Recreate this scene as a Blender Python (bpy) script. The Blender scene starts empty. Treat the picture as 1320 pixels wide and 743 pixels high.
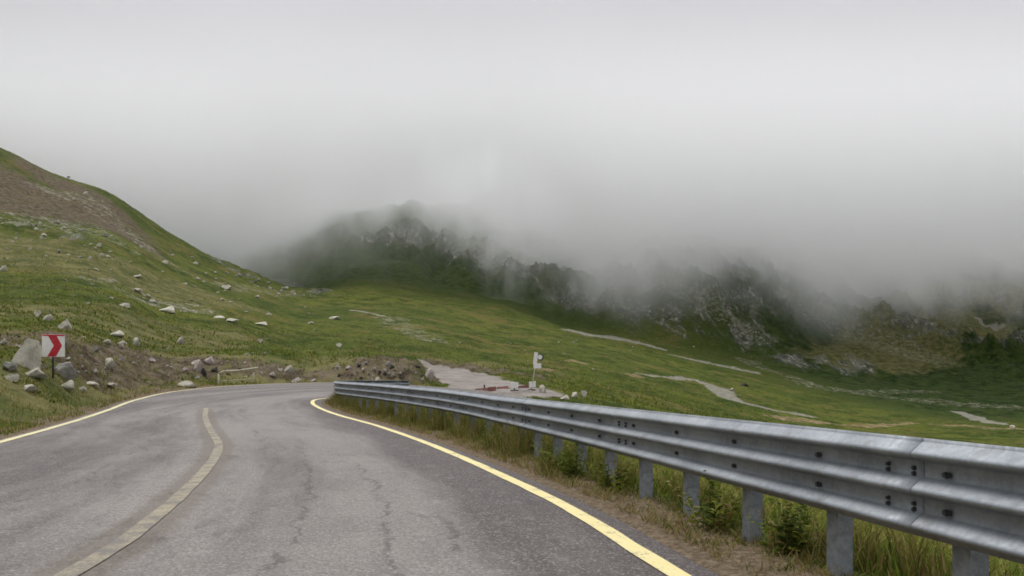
import bpy, bmesh, math, random
import numpy as np
from mathutils import Vector, Matrix

rng = np.random.default_rng(7)
random.seed(7)
S = bpy.context.scene
COL = S.collection

# ------------------------------------------------------------------ camera
CAMH, F, CX, HOR = 1.2, 1036.0, 660.0, 487.0       # photograph pixels, 1320 x 743
cd = bpy.data.cameras.new('camera'); cam = bpy.data.objects.new('camera', cd); COL.objects.link(cam)
cd.sensor_fit = 'HORIZONTAL'; cd.sensor_width = 36.0; cd.lens = 36.0 * F / 1320
cd.shift_y = (HOR - 371.5) / 1320.0
cd.clip_start = 0.05; cd.clip_end = 6000
cam.location = (0, 0, CAMH); cam.rotation_euler = (math.radians(90), 0, 0)
S.camera = cam

# ------------------------------------------------------------------ light
SUN_EL, SUN_AZ = math.radians(52), math.radians(-35)   # azimuth from +Y towards +X
w = bpy.data.worlds.new("World"); S.world = w; w.use_nodes = True
nt = w.node_tree; nt.nodes.clear()
def wn(t, **k):
    n = nt.nodes.new(t)
    for a, b in k.items(): setattr(n, a, b)
    return n
out = wn('ShaderNodeOutputWorld')
sky = wn('ShaderNodeTexSky', sky_type='NISHITA', sun_disc=False, sun_elevation=SUN_EL, sun_rotation=SUN_AZ, altitude=1800, dust_density=3)
bg1 = wn('ShaderNodeBackground'); bg1.inputs[1].default_value = 0.05
nt.links.new(sky.outputs[0], bg1.inputs[0])
tc = wn('ShaderNodeTexCoord'); sep = wn('ShaderNodeSeparateXYZ'); nt.links.new(tc.outputs['Generated'], sep.inputs[0])
ramp = wn('ShaderNodeValToRGB'); r = ramp.color_ramp
nt.links.new(sep.outputs[2], ramp.inputs[0])
r.elements[0].position = 0.0; r.elements[0].color = (0.32, 0.325, 0.34, 1)
r.elements[1].position = 1.0; r.elements[1].color = (2.6, 2.58, 2.6, 1)
for p, c in ((0.15, (0.44, .44, .46, 1)), (0.30, (0.67, .666, .700, 1)), (0.46, (0.83, .822, .866, 1)), (0.62, (1.1, 1.1, 1.12, 1)), (0.8, (1.9, 1.9, 1.93, 1))):
    e = r.elements.new(p); e.color = c
mp = wn('ShaderNodeMapping'); mp.inputs[3].default_value = (1.2, 1.2, 3.5); nt.links.new(tc.outputs['Generated'], mp.inputs[0])
nz = wn('ShaderNodeTexNoise'); nz.inputs['Scale'].default_value = 1.3; nz.inputs['Detail'].default_value = 5; nz.inputs['Roughness'].default_value = .45
nt.links.new(mp.outputs[0], nz.inputs[0])
mr = wn('ShaderNodeMapRange'); mr.inputs[1].default_value = .3; mr.inputs[2].default_value = .7; mr.inputs[3].default_value = .93; mr.inputs[4].default_value = 1.09
nt.links.new(nz.outputs[0], mr.inputs[0])
bg2 = wn('ShaderNodeBackground'); nt.links.new(ramp.outputs[0], bg2.inputs[0])
ml = wn('ShaderNodeMath', operation='MULTIPLY'); ml.inputs[1].default_value = 1.0; nt.links.new(mr.outputs[0], ml.inputs[0]); nt.links.new(ml.outputs[0], bg2.inputs[1])
mix = wn('ShaderNodeMixShader'); mix.inputs[0].default_value = 0.92
nt.links.new(bg1.outputs[0], mix.inputs[1]); nt.links.new(bg2.outputs[0], mix.inputs[2]); nt.links.new(mix.outputs[0], out.inputs[0])

sd = bpy.data.lights.new('sun', 'SUN'); sun = bpy.data.objects.new('sun', sd); COL.objects.link(sun)
sd.energy = 1.5; sd.angle = math.radians(14); sd.color = (1, .975, .945)
dv = Vector((math.sin(SUN_AZ) * math.cos(SUN_EL), math.cos(SUN_AZ) * math.cos(SUN_EL), math.sin(SUN_EL)))
sun.rotation_euler = dv.to_track_quat('Z', 'Y').to_euler()

S.view_settings.view_transform = 'Standard'; S.view_settings.look = 'None'
S.view_settings.exposure = -0.27; S.view_settings.gamma = 1.0; S.view_settings.use_curve_mapping = False
cy = S.cycles
cy.max_bounces = 12; cy.diffuse_bounces = 2; cy.glossy_bounces = 2; cy.transmission_bounces = 2; cy.volume_bounces = 14
cy.volume_max_steps = 256
cy.pixel_filter_type = 'BLACKMAN_HARRIS'; cy.filter_width = 1.7; cy.use_denoising = True; cy.use_adaptive_sampling = True; cy.adaptive_threshold = 0.03
cy.caustics_reflective = cy.caustics_refractive = False

# ------------------------------------------------------------------ noise
def _h(ix, iy, seed):
    n = (ix.astype(np.int64) * 374761393 + iy.astype(np.int64) * 668265263 + seed * 1442695041) & 0xffffffff
    n = ((n ^ (n >> 13)) * 1274126177) & 0xffffffff
    n = n ^ (n >> 16)
    return (n & 0xffff) / 65535.0 * 2 * math.pi
def noise(x, y, seed=0):
    x = np.asarray(x, float); y = np.asarray(y, float)
    x0 = np.floor(x); y0 = np.floor(y); fx = x - x0; fy = y - y0
    sx = fx * fx * fx * (fx * (fx * 6 - 15) + 10); sy = fy * fy * fy * (fy * (fy * 6 - 15) + 10)
    def g(a, b):
        t = _h(x0 + a, y0 + b, seed); return np.cos(t) * (fx - a) + np.sin(t) * (fy - b)
    n0 = g(0, 0) * (1 - sx) + g(1, 0) * sx; n1 = g(0, 1) * (1 - sx) + g(1, 1) * sx
    return (n0 * (1 - sy) + n1 * sy) * 1.5
def fbm(x, y, sc, oct=4, seed=0, ridged=False, gain=.5):
    a, f, s, t = 1.0, 1.0 / sc, 0.0, 0.0
    for o in range(oct):
        n = noise(x * f + 17.3 * o, y * f - 9.1 * o, seed + o)
        if ridged: n = 1 - 2 * np.abs(n)
        s = s + a * n; t += a; a *= gain; f *= 2.03
    return s / t
def sstep(a, b, x): t = np.clip((x - a) / (b - a), 0, 1); return t * t * (3 - 2 * t)

# ------------------------------------------------------------------ lie of the land: surveyed profiles (bearing, distance, height seen)
ZN = None
PROF = {   # bearing column : [(distance, apparent height | ('z', metres))]
 -250: [(1,'0'),(14,'.0'),(20,'.8'),(25,'1.6'),(32,'3.2'),(60,360),(110,290),(180,190),(260,90),(420,120),(700,250),(1500,300),(2200,320)],
 0:    [(1,'0'),(14.6,'0'),(18,'.3'),(23,'1.1'),(30,'2.2'),(36,'3.2'),(60,400),(110,340),(180,268),(260,192),(420,235),(700,300),(1500,320),(2200,330)],
 70:   [(1,'0'),(18.5,'.1'),(21,'.45'),(24,'1.1'),(31,'2.1'),(38,'3.3'),(62,400),(115,342),(185,285),(268,226),(420,262),(700,305),(1500,320),(2200,330)],
 130:  [(1,'0'),(23,'.15'),(26,'.35'),(31,'1.0'),(36,'1.8'),(45,'3.1'),(70,400),(120,350),(200,292),(280,243),(420,280),(700,315),(1500,320),(2200,330)],
 220:  [(1,'0'),(18,'.05'),(31,'.35'),(38,'.58'),(40,'.62'),(44,'1.4'),(52,'2.6'),(60,448),(90,415),(150,372),(230,330),(300,303),(450,340),(600,320),(900,275),(1500,300),(2200,290)],
 310:  [(1,'0'),(18,'.05'),(31,'.35'),(43,'.78'),(45,'.85'),(49,'1.6'),(56,'3.0'),(66,455),(95,428),(150,400),(230,372),(330,347),(450,366),(600,330),(900,280),(1500,310),(2200,290)],
 400:  [(1,'0'),(18,'.05'),(31,'.35'),(48,'.88'),(51,'.95'),(57,'2.0'),(64,'3.3'),(75,462),(110,440),(180,412),(260,392),(350,378),(450,374),(550,355),(700,300),(900,275),(1300,300),(2200,280)],
 470:  [(1,'0'),(18,'.05'),(30,'.3'),(45,'.6'),(50,'.7'),(53,'2.0'),(55,'2.35'),(63,466),(90,452),(150,427),(250,396),(400,368),(450,362),(600,330),(750,276),(900,275),(1300,300),(2200,280)],
 535:  [(1,'0'),(18,'.03'),(30,'.2'),(45,'.4'),(50,'.5'),(53,'1.7'),(55,'2.05'),(66,471),(92,460),(150,433),(250,402),(400,374),(480,358),(650,315),(800,265),(900,275),(1300,300),(2200,280)],
 565:  [(1,'0'),(17,'0'),(30,'.1'),(44,'.2'),(50,'.45'),(55,'.62'),(70,485),(88,472),(93,466),(100,461),(150,437),(250,407),(400,379),(500,365),(650,328),(800,268),(900,275),(1300,300),(2200,280)],
 640:  [(1,'0'),(13,'0'),(20,'-.05'),(30,'-.1'),(44,'.0'),(52,'.35'),(60,495),(70,486),(76,479),(100,468),(150,450),(250,422),(380,394),(450,386),(520,372),(650,330),(800,285),(940,250),(1400,300),(2200,280)],
 740:  [(1,'0'),(9.5,'0'),(14,'-.2'),(25,'-.6'),(44,'-.3'),(55,509),(70,497),(100,482),(150,463),(220,447),(330,426),(400,426),(450,412),(540,370),(650,325),(900,285),(1400,300),(2200,290)],
 840:  [(1,'0'),(7.5,'0'),(10,'-.15'),(20,'-1.0'),(44,'-1.3'),(60,530),(85,512),(130,494),(200,474),(280,457),(340,449),(380,442),(450,400),(600,330),(900,262),(1400,270),(2200,290)],
 960:  [(1,'0'),(5.8,'0'),(8,'-.2'),(20,'-1.2'),(44,'-2.0'),(80,545),(140,523),(200,503),(260,488),(340,474),(400,460),(470,412),(600,345),(900,265),(1400,280),(2200,290)],
 1100: [(1,'0'),(4.7,'0'),(7,'-.3'),(15,'-1.2'),(44,'-3.0'),(100,565),(180,538),(260,516),(350,496),(450,462),(600,395),(800,320),(1300,290),(2200,300)],
 1320: [(1,'0'),(3.5,'0'),(5.5,'-.3'),(12,'-1.3'),(44,'-4.0'),(100,580),(180,553),(260,538),(350,514),(450,476),(600,415),(800,335),(1300,300),(2200,300)],
 1600: [(1,'0'),(2.6,'0'),(4.5,'-.3'),(10,'-1.3'),(44,'-4.5'),(100,590),(180,560),(260,540),(350,520),(450,478),(600,415),(800,335),(1300,300),(2200,300)],
}
def pchip(xk, yk, x):
    xk = np.asarray(xk, float); yk = np.asarray(yk, float)
    h = np.diff(xk); shp = (slice(None),) + (None,) * (yk.ndim - 1); hh = h[shp]
    d = np.diff(yk, axis=0) / hh
    m = np.zeros_like(yk); m[0] = d[0]; m[-1] = d[-1]
    w1 = 2 * hh[1:] + hh[:-1]; w2 = hh[1:] + 2 * hh[:-1]
    a, b = d[:-1], d[1:]
    ok = a * b > 0
    m[1:-1] = np.where(ok, (w1 + w2) / (w1 / np.where(ok, a, 1) + w2 / np.where(ok, b, 1)), 0)
    i = np.clip(np.searchsorted(xk, x) - 1, 0, len(xk) - 2)
    t = ((np.clip(x, xk[0], xk[-1]) - xk[i]) / h[i])[shp]; H = hh[i]
    return ((1 + 2 * t) * (1 - t) ** 2 * yk[i] + t * (1 - t) ** 2 * H * m[i] + t * t * (3 - 2 * t) * yk[i + 1] + t * t * (t - 1) * H * m[i + 1])
NL, NU = 420, 380
LG = np.linspace(0, math.log(2200), NL)
cols = sorted(PROF)
tab = []
for c in cols:
    ds, qs = [], []
    for dd, v in PROF[c]:
        z = float(v) if isinstance(v, str) else CAMH + (HOR - v) / F * dd
        ds.append(math.log(dd)); qs.append(z / (dd + 15))
    tab.append(pchip(ds, qs, LG))
UG = np.linspace(cols[0], cols[-1], NU)
TAB = pchip(np.array(cols, float), np.array(tab), UG)          # NU x NL
TH0, TH1 = math.atan((cols[0] + 1 - CX) / F), math.atan((cols[-1] - 1 - CX) / F)
def smooth_ground(X, Y):
    X = np.asarray(X, float); Y = np.asarray(Y, float)
    R = np.hypot(X, Y); th = np.arctan2(X, Y)
    tc_ = np.clip(th, TH0, TH1)
    D = np.maximum(R * np.cos(tc_), 1.0); u = CX + F * np.tan(tc_)
    fi = (u - UG[0]) / (UG[1] - UG[0]); fj = np.clip(np.log(D) / LG[1], 0, NL - 1.001)
    i = np.clip(fi.astype(int), 0, NU - 2); j = fj.astype(int); a = fi - i; b = fj - j
    q = (TAB[i, j] * (1 - a) + TAB[i + 1, j] * a) * (1 - b) + (TAB[i, j + 1] * (1 - a) + TAB[i + 1, j + 1] * a) * b
    off = sstep(math.radians(55), math.radians(120), np.abs(th))
    z = q * (D + 15) * (1 - off * .85)
    if POLY is None: return z
    sd_ = road_sd(X, Y); w_ = sstep(3.2, .3, sd_)
    return z * (1 - w_) + road_level(X, Y) * w_
POLY = None
def road_level(X, Y):
    z = pchip([-40, 12, 20, 31, 37, 43, 50, 80], np.array([0, 0, .07, .35, .56, .78, .92, 1.0]), np.ravel(Y)).reshape(np.shape(Y))
    return z * (1 - .7 * sstep(-11, 3, X) * sstep(30, 34, Y)) - .115 * np.clip(X + 2, 0, 60) * sstep(30, 34, Y)

# ------------------------------------------------------------------ road plan (metres)
def spline(pts, n):
    P = np.array(pts, float); P = np.vstack([2 * P[0] - P[1], P, 2 * P[-1] - P[-2]])
    res = []
    for k in range(1, len(P) - 2):
        t = np.linspace(0, 1, 24, endpoint=False)[:, None]
        p0, p1, p2, p3 = P[k - 1], P[k], P[k + 1], P[k + 2]
        res.append(.5 * ((2 * p1) + (-p0 + p2) * t + (2 * p0 - 5 * p1 + 4 * p2 - p3) * t ** 2 + (-p0 + 3 * p1 - 3 * p2 + p3) * t ** 3))
    res = np.vstack(res + [P[-2][None]])
    s = np.r_[0, np.cumsum(np.linalg.norm(np.diff(res[:, :2], axis=0), axis=1))]
    ss = np.linspace(0, s[-1], n)
    return np.stack([np.interp(ss, s, res[:, c]) for c in range(res.shape[1])], 1)
R_EDGE = [(3.4,-14),(2.6,-6),(1.75,1),(.985,4.86),(.31,8.1),(-1.33,13.8),(-3.2,18.9),(-5.1,23.2),(-6.45,26.6),(-7.25,29.2),(-7.5,31.2),(-7.0,33),(-5.2,34.3),(0,35.2),(8,35.7),(18,36),(32,37)]
L_EDGE = [(-4.4,-14),(-5.1,-6),(-6.0,1),(-6.75,5),(-7.6,9),(-9.3,14.6),(-10.6,18.8),(-12.4,24.5),(-14.4,31),(-15.4,37),(-14.5,42.8),(-12,47),(-8,48.6),(-1,48),(8,46),(18,45),(32,46)]
C_LINE = [(-1.0,-14),(-1.7,-6),(-2.3,1),(-2.67,4.86),(-3.02,6.8),(-3.9,10.2),(-5.0,13.7),(-6.35,17),(-8.2,21.5),(-9.9,26)]
NS = 420
def param(pts, keys, n):    # matched sampling of both edges
    P = spline(pts, 4000); d = np.array([np.argmin(np.hypot(P[:, 0] - x, P[:, 1] - y)) for x, y in pts])
    idx = np.interp(np.linspace(0, len(pts) - 1, n), np.arange(len(pts)), d)
    return np.stack([np.interp(idx, np.arange(4000), P[:, c]) for c in (0, 1)], 1)
RE = param(R_EDGE, None, NS); LE = param(L_EDGE, None, NS)
nrm = lambda P: (lambda t: np.stack([t[:, 1], -t[:, 0]], 1) / np.maximum(np.linalg.norm(t, axis=1, keepdims=True), 1e-6))(np.gradient(P, axis=0))
REo = RE + nrm(RE) * .32; LEo = LE - nrm(LE) * .30         # asphalt runs a little past the painted lines
POLY = np.vstack([REo, LEo[::-1]])
def seg_dist(X, Y, P):
    best = np.full(X.shape, 1e9)
    for a, b in zip(P[:-1], P[1:]):
        d = b - a; L = max(d @ d, 1e-9)
        t = np.clip(((X - a[0]) * d[0] + (Y - a[1]) * d[1]) / L, 0, 1)
        best = np.minimum(best, (X - a[0] - t * d[0]) ** 2 + (Y - a[1] - t * d[1]) ** 2)
    return np.sqrt(best)
def inside(X, Y, P):
    c = np.zeros(X.shape, bool)
    for (x1, y1), (x2, y2) in zip(P, np.roll(P, -1, 0)):
        if y1 == y2: continue
        c ^= ((y1 > Y) != (y2 > Y)) & (X < (x2 - x1) * (Y - y1) / (y2 - y1) + x1)
    return c
def road_sd(X, Y):          # signed distance to the asphalt edge, negative on it
    X = np.asarray(X, float); Y = np.asarray(Y, float)
    d = np.full(X.shape, 50.0)
    m = (Y < 56) & (Y > -20) & (np.abs(X) < 40)
    if m.any():
        x, y = X[m], Y[m]; P = POLY[::4]; v = seg_dist(x, y, np.vstack([P, P[:1]]))
        d[m] = np.where(inside(x, y, P), -v, v)
    return d
# zones of bare rock, soil and gravel, as strokes across the land
_RH = {}
def ray_hit(px, py):
    if (px, py) in _RH: return _RH[px, py]
    Ds = np.exp(np.linspace(math.log(2.5), math.log(2000), 3000))
    z = smooth_ground((px - CX) / F * Ds, Ds); rz = CAMH - (py - HOR) / F * Ds
    k = np.nonzero(rz <= z)[0]
    D = Ds[k[0]] if len(k) else 1500.0
    _RH[px, py] = np.array([(px - CX) / F * D, D]); return _RH[px, py]
def stroke(X, Y, pts, soft=.6):
    P = np.array([[*ray_hit(a, b), w_] for a, b, w_ in pts])
    best = np.zeros(X.shape)
    lo = P[:, :2].min(0) - P[:, 2].max() * 2; hi = P[:, :2].max(0) + P[:, 2].max() * 2
    m = (X > lo[0]) & (X < hi[0]) & (Y > lo[1]) & (Y < hi[1])
    if not m.any(): return best
    x, y = X[m], Y[m]; b_ = np.zeros(x.shape)
    if len(P) == 1: P = np.vstack([P, P + [[.01, 0, 0]]])
    for a, b in zip(P[:-1], P[1:]):
        d = b[:2] - a[:2]; L = max(d @ d, 1e-9)
        t = np.clip(((x - a[0]) * d[0] + (y - a[1]) * d[1]) / L, 0, 1)
        wd = a[2] + (b[2] - a[2]) * t
        dist = np.hypot(x - a[0] - t * d[0], y - a[1] - t * d[1])
        wob = 1 + .5 * fbm(x, y, max(P[:, 2].mean() * 1.4, .6), 4, 77)
        b_ = np.maximum(b_, 1 - sstep(1 - soft * .6, 1 + soft * .6, dist / (wd * wob + 1e-6)))
    best[m] = b_
    return best
ROCK = [[(750,405,26),(800,412,24),(880,420,30),(960,440,26)],[(800,380,40),(900,385,60),(1000,400,50)],[(880,365,60),(960,370,60)],
        [(1060,385,40),(1180,400,50),(1320,410,50)],[(1080,360,60),(1300,370,60)],[(1150,440,30),(1320,470,26)],
        [(300,350,9),(360,366,8),(425,384,7)],[(520,330,45),(600,345,40)],[(640,370,30),(740,390,30)],
        [(10,295,5),(70,300,5),(110,320,4)],[(560,330,30)],[(1000,470,16),(1100,480,14)]]
SOIL = [[(-60,232,34),(20,246,30),(75,262,24),(120,282,15),(165,305,9)],[(60,225,12),(130,262,10),(180,300,7)],[(100,474,2.0),(180,472,2.8),(260,470,3.0),(330,478,3.0),(400,488,2.2)],
        [(425,489,2.0),(490,482,3.2),(550,481,2.6)],[(550,464,2.2),(620,477,1.9),(700,492,1.4)],[(40,440,2.5),(90,445,2.5)],
        ]
GRAV = [[(742,428,6),(790,435,8),(848,449,5)],[(888,463,7),(965,480,5)],[(825,483,1.3),(890,489,1.8),(925,500,3.6),(940,514,2.6),(1000,529,2.2),(1060,540,2.)],
        [(1235,530,2.4),(1285,546,3)],[(455,400,1.3),(508,410,1)],[(1100,415,4),(1130,428,5)],[(1265,428,4),(1290,432,4)]]
PALE = [[(60,245,8),(110,255,7),(150,290,6),(200,330,5.5),(280,368,5),(380,380,4)],[(0,285,14),(90,292,14),(160,320,8)],[(150,370,8),(260,400,6)],[(1020,420,16),(1110,450,22),(1200,470,18)],[(1180,390,40),(1300,400,40)],[(840,385,14),(960,440,14)],[(1060,500,8),(1300,525,10)],[(960,465,7),(1050,500,7),(1200,505,6)],[(560,440,5),(500,410,5)],[(640,345,40),(700,370,30)]]
TAN = [[(728,466,1.6),(760,470,2.2),(782,478,1.2),(822,484,2.2)],[(1180,548,4),(1320,556,5)],[(1000,538,2.4),(1180,548,2)],[(690,478,.7),(740,480,.9)]]
SIDE = [[(558,473,1.5),(580,480,2.4),(610,492,3.2),(650,503,3.6)]]
DRY = [[(-40,398,9),(120,412,8),(260,428,6)],[(1090,475,25),(1180,445,40),(1280,440,45)],[(1150,400,40),(1320,400,50)],[(0,470,8),(120,480,8),(260,475,7),(420,480,6)],[(0,320,22),(120,345,18),(260,380,14)],[(560,466,5),(700,480,5)]]
STR = {k: v for k, v in (('rock', ROCK), ('soil', SOIL), ('grav', GRAV), ('tan', TAN), ('side', SIDE), ('dry', DRY), ('pale', PALE))}
def zones(X, Y):
    o = {}
    for k, L in STR.items():
        v = np.zeros(np.shape(X))
        for s_ in L: v = np.maximum(v, stroke(X, Y, s_, .35 if k in ('grav', 'side') else .8))
        o[k] = v
    return o
def ground_full(X, Y, zn=None):
    X = np.atleast_1d(np.asarray(X, float)); Y = np.atleast_1d(np.asarray(Y, float))
    z = smooth_ground(X, Y); sd_ = road_sd(X, Y); R = np.hypot(X, Y)
    if zn is None: zn = zones(X, Y)
    off = sstep(0.05, 2.5, sd_)
    z = z + off * (.05 * fbm(X, Y, 1.3, 3, 5) + .13 * fbm(X, Y, 5, 3, 6) * sstep(12, 40, R))
    far = sstep(60, 160, R)
    flat = 1 - np.clip(zn['side'] + zn['grav'], 0, 1) * .85
    z = z + far * flat * (.9 * fbm(X, Y, 22, 4, 8) + 1.6 * fbm(X, Y, 60, 3, 9) * sstep(120, 300, R))
    bump = np.clip(zn['soil'], 0, 1) * sstep(25, 30, R) * sstep(140, 90, R)
    z = z + bump * (.35 * fbm(X, Y, 1.1, 4, 12, True) * flat)
    mt = sstep(380, 520, R); calm = .12 + .88 * sstep(-.30, -.17, X / np.maximum(Y, 1))
    rk = np.clip(zn['rock'] + .15, 0, 1)
    gul = fbm(X + 14 * noise(X / 60, Y / 60, 40), Y / 5.0, 34, 5, 41, True, .55)       # gullies running down the face
    z = z + mt * calm * (5 * fbm(X, Y, 160, 3, 20) + 5 * gul + rk * (9 * fbm(X, Y, 48, 5, 21, True, .6) + 7 * gul + 6 * fbm(X, Y, 19, 5, 25, True, .62)))
    z = z + (1 - mt) * far * zn['rock'] * 1.6 * fbm(X, Y, 9, 4, 30, True, .6)
    # the hill's grass breaks into little terraces
    z = z + sstep(30, 60, R) * (1 - mt) * flat * (.42 * fbm(X, Y, 2.8, 4, 33, False, .65) + .4 * fbm(X, Y, 9, 2, 34))
    z = z - sstep(0.02, -.2, sd_) * .09
    return z

# ------------------------------------------------------------------ materials
def new_mat(name):
    m = bpy.data.materials.new(name); m.use_nodes = True; t = m.node_tree
    b = t.nodes['Principled BSDF']; return m, t, b
class G:
    """tiny node helper"""
    def __init__(s, t): s.t = t
    def n(s, ty, ins=None, **k):
        n = s.t.nodes.new(ty)
        for a, b in k.items(): setattr(n, a, b)
        for a, b in (ins or {}).items():
            if isinstance(b, bpy.types.NodeSocket): s.t.links.new(b, n.inputs[a])
            else: n.inputs[a].default_value = b
        return n
    def noise(s, vec, scale, detail=4, rough=.55, dist=0, out=0):
        return s.n('ShaderNodeTexNoise', {'Vector': vec, 'Scale': scale, 'Detail': detail, 'Roughness': rough, 'Distortion': dist}).outputs[out]
    def math(s, op, a, b=0.0, clamp=False):
        return s.n('ShaderNodeMath', {0: a, 1: b}, operation=op, use_clamp=clamp).outputs[0]
    def ramp(s, v, lo, hi, a=0.0, b=1.0):
        n = s.n('ShaderNodeMapRange', {0: v, 1: lo, 2: hi, 3: a, 4: b}); n.interpolation_type = 'SMOOTHSTEP'; return n.outputs[0]
    def mix(s, f, a, b):
        n = s.n('ShaderNodeMix', data_type='RGBA')
        for i, v in ((0, f), (6, a), (7, b)):
            if isinstance(v, bpy.types.NodeSocket): s.t.links.new(v, n.inputs[i])
            else: n.inputs[i].default_value = (*v, 1) if isinstance(v, tuple) and len(v) == 3 else v
        return n.outputs[2]
    def attr(s, name, o='Fac'): return s.n('ShaderNodeAttribute', attribute_name=name).outputs[o]
    def map(s, vec, scale): return s.n('ShaderNodeMapping', {'Vector': vec, 'Scale': scale}).outputs[0]
def obj_coord(g): return g.n('ShaderNodeTexCoord').outputs['Object']

def terrain_material():
    m, t, b = new_mat('alpine_ground'); g = G(t)
    P = g.n('ShaderNodeNewGeometry').outputs['Position']
    z1 = g.n('ShaderNodeSeparateColor', {0: g.attr('zones', 'Color')}); z2 = g.n('ShaderNodeSeparateColor', {0: g.attr('zones_b', 'Color')})
    rock, soil, grav = z1.outputs[0], z1.outputs[1], z1.outputs[2]; tan, side, dry = z2.outputs[0], z2.outputs[1], z2.outputs[2]
    near = g.attr('nearness')
    pale = g.n('ShaderNodeSeparateColor', {0: g.attr('zones_c', 'Color')}).outputs[0]
    big = g.noise(P, .022, 5, .6); mid = g.noise(P, .16, 6, .66); fine = g.noise(P, 1.0, 6, .74); xf = g.noise(P, 9, 4, .7)
    gr = g.mix(g.ramp(big, .36, .62), (.056, .078, .010), (.094, .108, .016))
    gr = g.mix(g.ramp(mid, .44, .60, 0, .9), gr, (.026, .046, .005))
    gr = g.mix(g.ramp(g.noise(P, .07, 6, .7), .50, .66, 0, .8), gr, (.135, .105, .034))
    gr = g.mix(g.math('MULTIPLY', g.ramp(fine, .50, .66), .55), gr, (.15, .145, .055))
    gr = g.mix(g.math('MULTIPLY', g.ramp(fine, .47, .36), .65), gr, (.030, .038, .011))
    gr = g.mix(g.math('MULTIPLY', g.ramp(xf, .45, .7), g.math('MULTIPLY', near, .5)), gr, (.03, .04, .01))
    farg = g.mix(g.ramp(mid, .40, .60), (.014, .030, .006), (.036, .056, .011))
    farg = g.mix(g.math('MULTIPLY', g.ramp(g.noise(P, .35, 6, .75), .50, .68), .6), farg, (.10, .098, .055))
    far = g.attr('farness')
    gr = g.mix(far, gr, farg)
    dryc = g.mix(g.ramp(g.noise(P, .3, 6, .72), .38, .62), (.17, .15, .065), (.065, .075, .022))
    gr = g.mix(g.math('MULTIPLY', g.ramp(g.math('ADD', dry, g.math('MULTIPLY', g.math('SUBTRACT', mid, .5), 2.2)), .4, .95), .85), gr, dryc)
    # rock and stones
    rn = g.noise(g.map(P, (1, .4, .45)), .17, 8, .74)
    rc = g.mix(g.ramp(rn, .40, .60), (.030, .036, .026), (.125, .125, .10))
    rc = g.mix(g.ramp(g.noise(g.map(P, (1, .4, .4)), .42, 6, .75), .50, .62), rc, (.27, .265, .22))
    rm = g.math('ADD', g.math('MULTIPLY', rock, .62), g.math('MULTIPLY', g.math('SUBTRACT', g.noise(g.map(P, (1.2, .45, .5)), .060, 8, .74), .5), 3.4))
    rm = g.math('MULTIPLY', g.ramp(rm, .45, .95), g.math('ADD', far, rock, True))
    col = g.mix(rm, gr, rc)
    sc = g.mix(g.ramp(g.noise(P, .9, 6, .7), .35, .65), (.055, .040, .026), (.155, .125, .086))
    sm = g.math('ADD', g.math('MULTIPLY', soil, .85), g.math('ADD', g.math('MULTIPLY', g.math('SUBTRACT', g.noise(P, .30, 7, .75), .5), 2.4), g.math('MULTIPLY', g.math('SUBTRACT', g.noise(P, 1.3, 5, .7), .5), 1.6)))
    col = g.mix(g.ramp(sm, .32, .85), col, sc)
    # thin stony grass
    pm = g.math('ADD', g.math('MULTIPLY', pale, .55), g.math('MULTIPLY', g.math('SUBTRACT', g.noise(P, .42, 7, .76), .5), 2.6))
    col = g.mix(g.math('MULTIPLY', g.ramp(pm, .50, .85), g.ramp(pale, .02, .3)), col, g.mix(g.ramp(g.noise(P, 1.8, 5, .7), .42, .6), (.13, .12, .075), (.31, .30, .24)))
    tm = g.math('ADD', g.math('MULTIPLY', tan, .8), g.math('MULTIPLY', g.math('SUBTRACT', g.noise(P, .35, 6, .75), .5), 2.2))
    col = g.mix(g.math('MULTIPLY', g.ramp(tm, .45, 1.0), .9), col, g.mix(g.ramp(fine, .35, .65), (.19, .12, .065), (.33, .26, .165)))
    gc = g.mix(g.ramp(g.noise(P, .8, 6, .75), .38, .62), (.15, .14, .11), (.29, .28, .235))
    gm = g.math('ADD', grav, g.math('MULTIPLY', g.math('SUBTRACT', g.noise(P, .33, 6, .75), .5), 1.7))
    col = g.mix(g.math('MULTIPLY', g.ramp(gm, .40, .9), .92), col, gc)
    sdc = g.mix(g.ramp(g.noise(P, .5, 5, .65), .35, .65), (.21, .185, .165), (.30, .27, .245))
    col = g.mix(g.ramp(g.math('ADD', side, g.math('MULTIPLY', g.math('SUBTRACT', g.noise(P, .45, 6, .75), .5), 2.0)), .28, .75), col, sdc)
    # bare strip along the asphalt
    vg = g.attr('verge'); vm = g.math('ADD', vg, g.math('MULTIPLY', g.math('SUBTRACT', g.noise(P, 1.8, 5, .7), .5), 1.4))
    vc = g.mix(g.ramp(g.noise(P, 14, 4, .8), .35, .65), (.10, .07, .043), (.21, .165, .115))
    col = g.mix(g.ramp(vm, .35, .75), col, vc)
    t.links.new(col, b.inputs['Base Color']); b.inputs['Roughness'].default_value = .95
    b.inputs['Specular IOR Level'].default_value = .06
    bp = g.n('ShaderNodeBump', {'Height': g.math('ADD', fine, g.math('MULTIPLY', mid, 4)), 'Strength': .7, 'Distance': .35})
    t.links.new(bp.outputs[0], b.inputs['Normal'])
    return m
M_TERR = terrain_material()

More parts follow.
